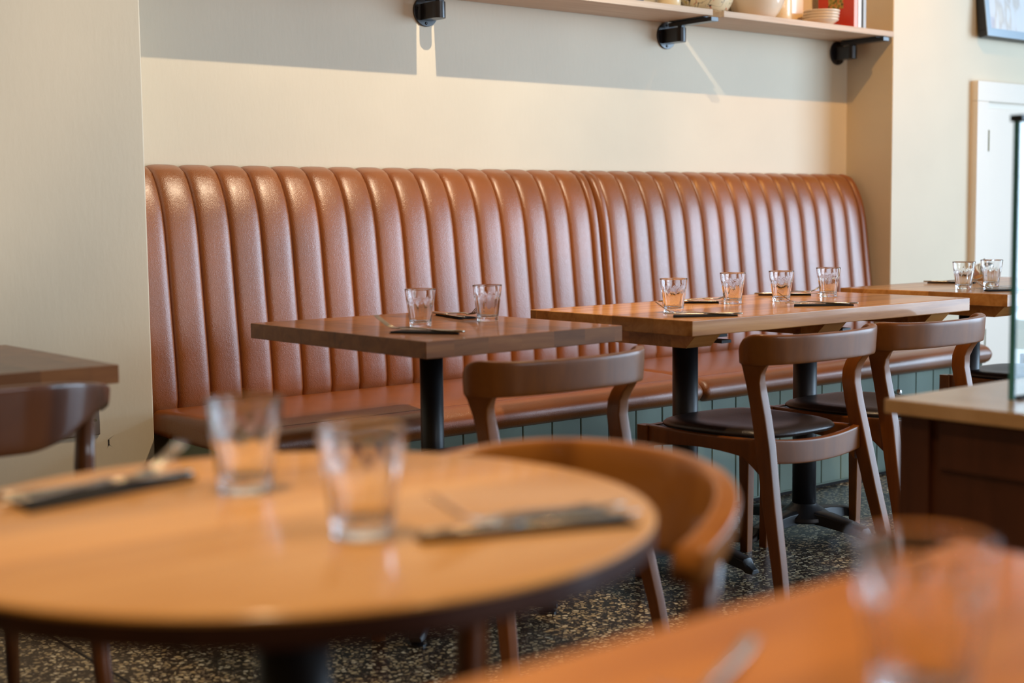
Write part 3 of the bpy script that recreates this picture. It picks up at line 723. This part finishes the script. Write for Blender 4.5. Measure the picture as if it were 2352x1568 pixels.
def chair_b(label, group, loc, rz, mat):
    t = tag(empty('elbow_chair', loc, rz), label, 'chair', group)
    path = []
    for i in range(49):
        a = math.radians(-84 + 168 * i / 48); s, c = math.sin(a), math.cos(a)
        x = 0.247 * math.copysign(abs(s) ** 0.92, s); y = 0.0 - 0.218 * c ** 0.9
        e = abs(math.degrees(a)) / 84.0
        q = min(1, max(0, (e - 0.10) / 0.68)); q = q * q * (3 - 2 * q)
        zt = 0.762 - 0.048 * e ** 2.2; hh = 0.114 - 0.080 * q
        path.append((x, y, zt, zt - hh))
    def th(u):
        e = abs(2 * u - 1); return 0.020 + 0.016 * e ** 2
    obj('back_rail', rail_band(path, th, 0.12), mat, t, smooth=True)
    for s in (-1, 1):
        obj('rear_leg', tapered([(s*0.208, -0.155, 0, 0.022, 0.022, 0), (s*0.195, -0.133, 0.25, 0.030, 0.032, 0), (s*0.186, -0.122, 0.45, 0.036, 0.040, 0), (s*0.181, -0.124, 0.60, 0.033, 0.036, 0), (s*0.184, -0.134, 0.716, 0.028, 0.026, 0)], p=2.6), M['chair_dark'] if mat is not M['chair_dark'] else mat, t, smooth=True)
        obj('front_leg', tapered([(s*0.222, 0.385, 0, 0.022, 0.022, 0), (s*0.215, 0.37, 0.25, 0.030, 0.030, 0), (s*0.210, 0.36, 0.43, 0.036, 0.036, 0)], p=2.6), M['chair_dark'] if mat is not M['chair_dark'] else mat, t, smooth=True)
        bm = bmesh.new(); loft(bm, [[(s*(0.187 + 0.023*u) + p, -0.11 + 0.46*u, 0.402 + q) for p, q in rrect(0.022, 0.05, 12, 5)] for u in (0, 0.5, 1)])
        obj('side_rail', bm, mat, t, smooth=True)
    bm = bmesh.new(); box(bm, -0.178, 0.178, -0.130, -0.108, 0.378, 0.427); obj('rear_seat_rail', bm, mat, t, bevel=0.004)
    bm = bmesh.new(); box(bm, -0.20, 0.20, 0.348, 0.370, 0.378, 0.427); obj('front_seat_rail', bm, mat, t, bevel=0.004)
    obj('seat_cushion', pad_bm(0.48, 0.50, 0.455, 0.430, 0.470, 0.006, -0.096), M['black_leather'], t, smooth=True)
    return t
G2 = None
chair_b('dark wooden chair with sweeping rail at the left edge, in front of the socket', G2, (0.790, 2.475, 0), 0, M['chair_dark'])
chair_b('orange-brown wooden chair with sweeping rail behind the round table', G2, (0.915, 1.142, 0), math.radians(92), M['chair_oak'])

# ------------------------------------------------------------------ glasses
def tumbler_bm():
    h, seg = 0.095, 80; nf = 10
    bm = bmesh.new(); rings = []
    rb, rt = 0.0275, 0.0392
    zs = [0.0, 0.0015, 0.004, 0.008, 0.013, 0.02, 0.03, 0.04, 0.048, 0.053, 0.057, 0.061, 0.0645, 0.068, 0.072, 0.08, 0.09, 0.0938]
    rings.append([(0.006 * math.cos(2*PI*i/seg), 0.006 * math.sin(2*PI*i/seg), 0.0012) for i in range(seg)])
    rings.append([((rb - 0.004) * math.cos(2*PI*i/seg), (rb - 0.004) * math.sin(2*PI*i/seg), 0.0003) for i in range(seg)])
    for z in zs:
        ring = []
        for i in range(seg):
            a = 2 * PI * i / seg
            r0 = rb + (rt - rb) * (z / h) ** 1.05
            ph = (i * nf / seg) % 1.0; dcen = abs(ph - 0.5) * 2          # 0 at facet centre, 1 at the rib
            ztop = 0.0695 - 0.020 * dcen ** 2.4
            cut = 0.0
            if z >= 0.004:
                w = min(1, max(0, (ztop - z) / 0.004)) * min(1, (z - 0.002) / 0.006)
                cut = w * (0.0022 - 0.0016 * dcen ** 2)
                if z < ztop: pass
            r = r0 - cut
            if z < 0.003: r -= 0.0015 * (1 - z / 0.003)
            ring.append((r * math.cos(a), r * math.sin(a), z))
        rings.append(ring)
    for r, z in [(rt - 0.0002, 0.0946), (rt - 0.0011, 0.095), (rt - 0.0020, 0.0944), (rt - 0.0024, 0.092), (0.0352, 0.075), (0.0312, 0.055), (0.0272, 0.035), (0.0236, 0.020), (0.0218, 0.0135), (0.018, 0.0118), (0.008, 0.0112), (0.0006, 0.011)]:
        rings.append([(r * math.cos(2*PI*i/seg), r * math.sin(2*PI*i/seg), z) for i in range(seg)])
    loft(bm, rings); return bm
g0 = obj('glass_tumbler', tumbler_bm(), M['glass'], smooth=True)
GL = [((2.070, 2.862), 0.2, 'faceted glass tumbler on the walnut table, left of the two', 'tumblers on the walnut table'),
      ((2.300, 2.880), 0.5, 'faceted glass tumbler on the walnut table, right of the two', 'tumblers on the walnut table'),
      ((2.850, 2.735), 0.9, 'faceted tumbler at the far left of the four on the chunky middle table', 'tumblers on the chunky middle table'),
      ((3.224, 2.848), 0.1, 'faceted tumbler second from left on the chunky middle table', 'tumblers on the chunky middle table'),
      ((3.405, 2.810), 1.3, 'faceted tumbler third from left on the middle table, behind a fork', 'tumblers on the chunky middle table'),
      ((3.685, 2.848), 0.7, 'faceted tumbler at the far right of the four on the middle table', 'tumblers on the chunky middle table'),
      ((4.345, 2.775), 0.4, 'faceted tumbler on the far right table, nearer the banquette', 'tumblers on the far right table'),
      ((4.560, 2.800), 1.1, 'faceted tumbler on the far right table, nearer the glass screen', 'tumblers on the far right table'),
      ((0.698, 1.275), 0.3, 'blurred glass tumbler on the round table, farther and left of the two', 'tumblers on the round table'),
      ((0.677, 1.027), 0.8, 'blurred glass tumbler on the round table, nearer and right of the two', 'tumblers on the round table'),
      ((0.672, 0.452), 0.25, 'large very blurred glass tumbler at bottom right on the foreground table', None)]
for i, ((x, y), rz, lab, grp) in enumerate(GL):
    o = g0 if i == 0 else g0.copy()
    if i: C.objects.link(o)
    o.location = (x, y, 0.7502); o.rotation_euler = (0, 0, rz); tag(o, lab, 'glass', grp)
    if not grp and 'group' in o: del o['group']

# ------------------------------------------------------------------ cutlery and napkins
def strip(bm, pts, th):
    """pts: (x, halfwidth, z) along x, a thin bent metal strip"""
    rings = []
    for x, w, z in pts: rings.append([(x, u, z + v) for u, v in [(-w, -th/2), (-w*0.6, -th/2 - 0.0002), (w*0.6, -th/2 - 0.0002), (w, -th/2), (w*0.9, th/2), (w*0.4, th/2 + 0.0004), (-w*0.4, th/2 + 0.0004), (-w*0.9, th/2)]])
    loft(bm, rings)
def fork_bm():
    bm = bmesh.new()
    strip(bm, [(0.098, 0.0030, 0.0), (0.095, 0.0055, 0.0), (0.06, 0.0050, 0.001), (0.02, 0.0034, 0.004), (-0.02, 0.0026, 0.007), (-0.045, 0.0034, 0.006), (-0.052, 0.0085, 0.0045), (-0.062, 0.0115, 0.005), (-0.068, 0.0115, 0.0065)], 0.002)
    for k in range(4):
        yo = -0.0093 + 0.0062 * k; rings = []
        for x, z, w in [(-0.066, 0.006, 0.0022), (-0.08, 0.0105, 0.0016), (-0.092, 0.019, 0.0014), (-0.106, 0.029, 0.0011), (-0.113, 0.0345, 0.0006)]:
            rings.append([(x, yo + u, z + v) for u, v in [(-w, -0.0008), (w, -0.0008), (w, 0.0008), (-w, 0.0008)]])
        loft(bm, rings)
    return bm
def knife_bm():
    bm = bmesh.new()
    strip(bm, [(0.105, 0.0040, 0.0), (0.103, 0.0062, 0.0), (0.07, 0.0056, 0.0), (0.02, 0.0045, 0.0), (0.012, 0.0042, 0.0)], 0.0045)
    strip(bm, [(0.014, 0.0045, 0.0), (0.0, 0.0080, 0.0), (-0.06, 0.0085, 0.0), (-0.09, 0.0065, 0.0), (-0.105, 0.0015, 0.0)], 0.0014)
    return bm
def napkin_bm(w=0.030, L=0.155):
    """folded napkin: wide folded end at -x tapering to a point at +x, a few layers thick"""
    bm = bmesh.new()
    for k, (dz, s, sh) in enumerate([(0.0, 1.0, 0.0), (0.0014, 0.92, 0.004), (0.0028, 0.80, -0.003)]):
        pts = [(-L*0.5, -w*s + sh), (-L*0.5 + 0.006, w*s*0.95 + sh), (L*0.15, w*s*0.45), (L*0.62, 0.004), (L*0.63, -0.005), (L*0.1, -w*s*0.62)]
        wob = [0.0, 0.0008, 0.0014, 0.0, 0.0, 0.001]
        loft(bm, [[(x, y, dz + 0.0002) for x, y in pts], [(x, y, dz + 0.0013 + q) for (x, y), q in zip(pts, wob)]])
    return bm
nap0 = obj('napkin', napkin_bm(), M['napkin'], bevel=0.0006)
frk0 = obj('fork', fork_bm(), M['steel'], smooth=True)
knf0 = obj('knife', knife_bm(), M['steel'], smooth=True)
# (wide end x,y), (tip x,y), where
SETS = [((1.918, 2.785), (1.995, 2.605), 'near edge of the walnut table', 'small walnut table', 1, 1),
        ((2.310, 2.955), (2.335, 3.155), 'bench side of the walnut table between the tumblers', 'small walnut table', 1, 0),
        ((2.712, 2.625), (2.850, 2.510), 'near left corner of the chunky middle table', 'chunky middle table', 1, 1),
        ((3.245, 2.905), (3.112, 3.020), 'bench side of the middle table by its leftmost tumbler', 'chunky middle table', 1, 1),
        ((3.255, 2.665), (3.390, 2.530), 'near edge of the middle table in front of its third tumbler', 'chunky middle table', 1, 1),
        ((3.735, 2.935), (3.605, 3.065), 'bench side of the middle table behind its third tumbler', 'chunky middle table', 1, 1),
        ((4.255, 2.650), (4.400, 2.540), 'near edge of the far right table', 'far right table', 1, 1),
        ((4.700, 2.930), (4.600, 3.090), 'bench side of the far right table behind its tumblers', 'far right table', 1, 0),
        ((0.478, 1.365), (0.672, 1.372), 'left far side of the round table', 'round table', 1, 1),
        ((0.895, 0.930), (0.712, 0.962), 'right side of the round table', 'round table', 1, 1)]
for i, (wd, tp, where, grp, kf, fk) in enumerate(SETS):
    ang = math.atan2(tp[1] - wd[1], tp[0] - wd[0]); cx, cy = (wd[0] + tp[0]) / 2, (wd[1] + tp[1]) / 2
    big = 1.35 if 'round' in grp else 1.0
    o = nap0 if i == 0 else nap0.copy()
    if i: C.objects.link(o)
    o.location = (cx, cy, 0.7502); o.rotation_euler = (0, 0, ang); o.scale = (1.15 if big > 1 else 1, 1.7 if big > 1 else 1, 1)
    tag(o, 'black napkin at the ' + where, 'napkin', 'black napkins laid on the tables')
    ca_, sa_ = math.cos(ang), math.sin(ang)
    o = frk0 if i == 0 else frk0.copy()
    if i: C.objects.link(o)
    rnd_set = 'round' in grp
    o.location = (cx - ca_ * 0.010 + sa_ * 0.006, cy - sa_ * 0.010 - ca_ * 0.006, 0.7570); o.rotation_euler = (0, 0, ang + 0.08 + (PI if rnd_set else 0))
    tag(o, 'silver fork at the ' + where, 'fork', 'forks resting on the napkins')
    o = knf0 if i == 0 else knf0.copy()
    if i: C.objects.link(o)
    o.location = (cx - ca_ * -0.006 - sa_ * 0.013, cy - sa_ * -0.006 + ca_ * 0.013, 0.7575); o.rotation_euler = (0, 0, ang - 0.12)
    tag(o, 'silver knife at the ' + where, 'knife', 'knives resting on the napkins')
o = frk0.copy(); C.objects.link(o); o.location = (0.607, 0.546, 0.7516); o.rotation_euler = (0, 0, math.radians(29.5)); tag(o, 'very blurred silver fork on the foreground table at the bottom edge', 'fork')
if 'group' in o: del o['group']

# round steel pot on the far right table
t = tag(empty('metal_pot', (4.955, 3.075, 0.7505)), 'round shiny metal pot on the far right table behind the glass screen', 'pot')
obj('pot_body', lathebm([(0.0001, 0), (0.036, 0), (0.040, 0.003), (0.043, 0.02), (0.042, 0.036), (0.037, 0.050), (0.028, 0.061), (0.014, 0.067), (0.0001, 0.069)], 40), M['chrome'], t, smooth=True)
obj('lid_knob', lathebm([(0.0001, 0.066), (0.005, 0.067), (0.004, 0.073), (0.007, 0.077), (0.005, 0.082), (0.0001, 0.083)], 20), M['chrome'], t, smooth=True)

# ------------------------------------------------------------------ counter with glass screen
def counter():
    zc = 0.70
    t = tag(empty('counter_unit', (2.06, 1.47, 0)), 'dark wooden counter cabinet with pale top at the right edge', 'counter')
    obj('counter_top', boxbm(0, 0.95, -1.15, 0.0, zc - 0.026, zc), M['counter_top'], t, bevel=0.003)
    obj('carcass', boxbm(0.030, 0.93, -1.13, -0.022, 0.0, zc - 0.0265), M['counter_body'], t, bevel=0.002)
    bm = bmesh.new()
    x = 0.018
    box(bm, x, 0.031, -0.080, -0.020, 0.0, zc - 0.027); box(bm, x, 0.031, -1.13, -1.07, 0.0, zc - 0.027)
    box(bm, x + 0.004, 0.031, -1.07, -0.098, zc - 0.115, zc - 0.030); box(bm, x + 0.004, 0.031, -1.07, -0.098, 0.0, 0.09)
    obj('side_frame', bm, M['counter_body'], t, bevel=0.002)
    g = tag(empty('glass_screen', (2.196, 1.305, zc)), 'clear glass screen with dark top rail standing on the counter', 'screen')
    obj('glass_pane', boxbm(0.0, 0.60, -0.006, 0.006, 0.0005, 0.475), M['screen'], g, bevel=0.001)
    obj('pane_edge', boxbm(-0.0015, -0.0001, -0.006, 0.006, 0.0005, 0.475), plain('teal_glass_edge', (0.07, 0.36, 0.42), 0.2, 0, 0.5), g)
    obj('top_rail', boxbm(-0.004, 0.604, -0.012, 0.012, 0.4755, 0.487), M['black'], g, bevel=0.001)
    obj('base_shadow_strip', boxbm(0.01, 0.60, -0.010, 0.010, 0.0, 0.006), M['dark'], g)  # dark strip standing in for the shadow line under the pane
counter()
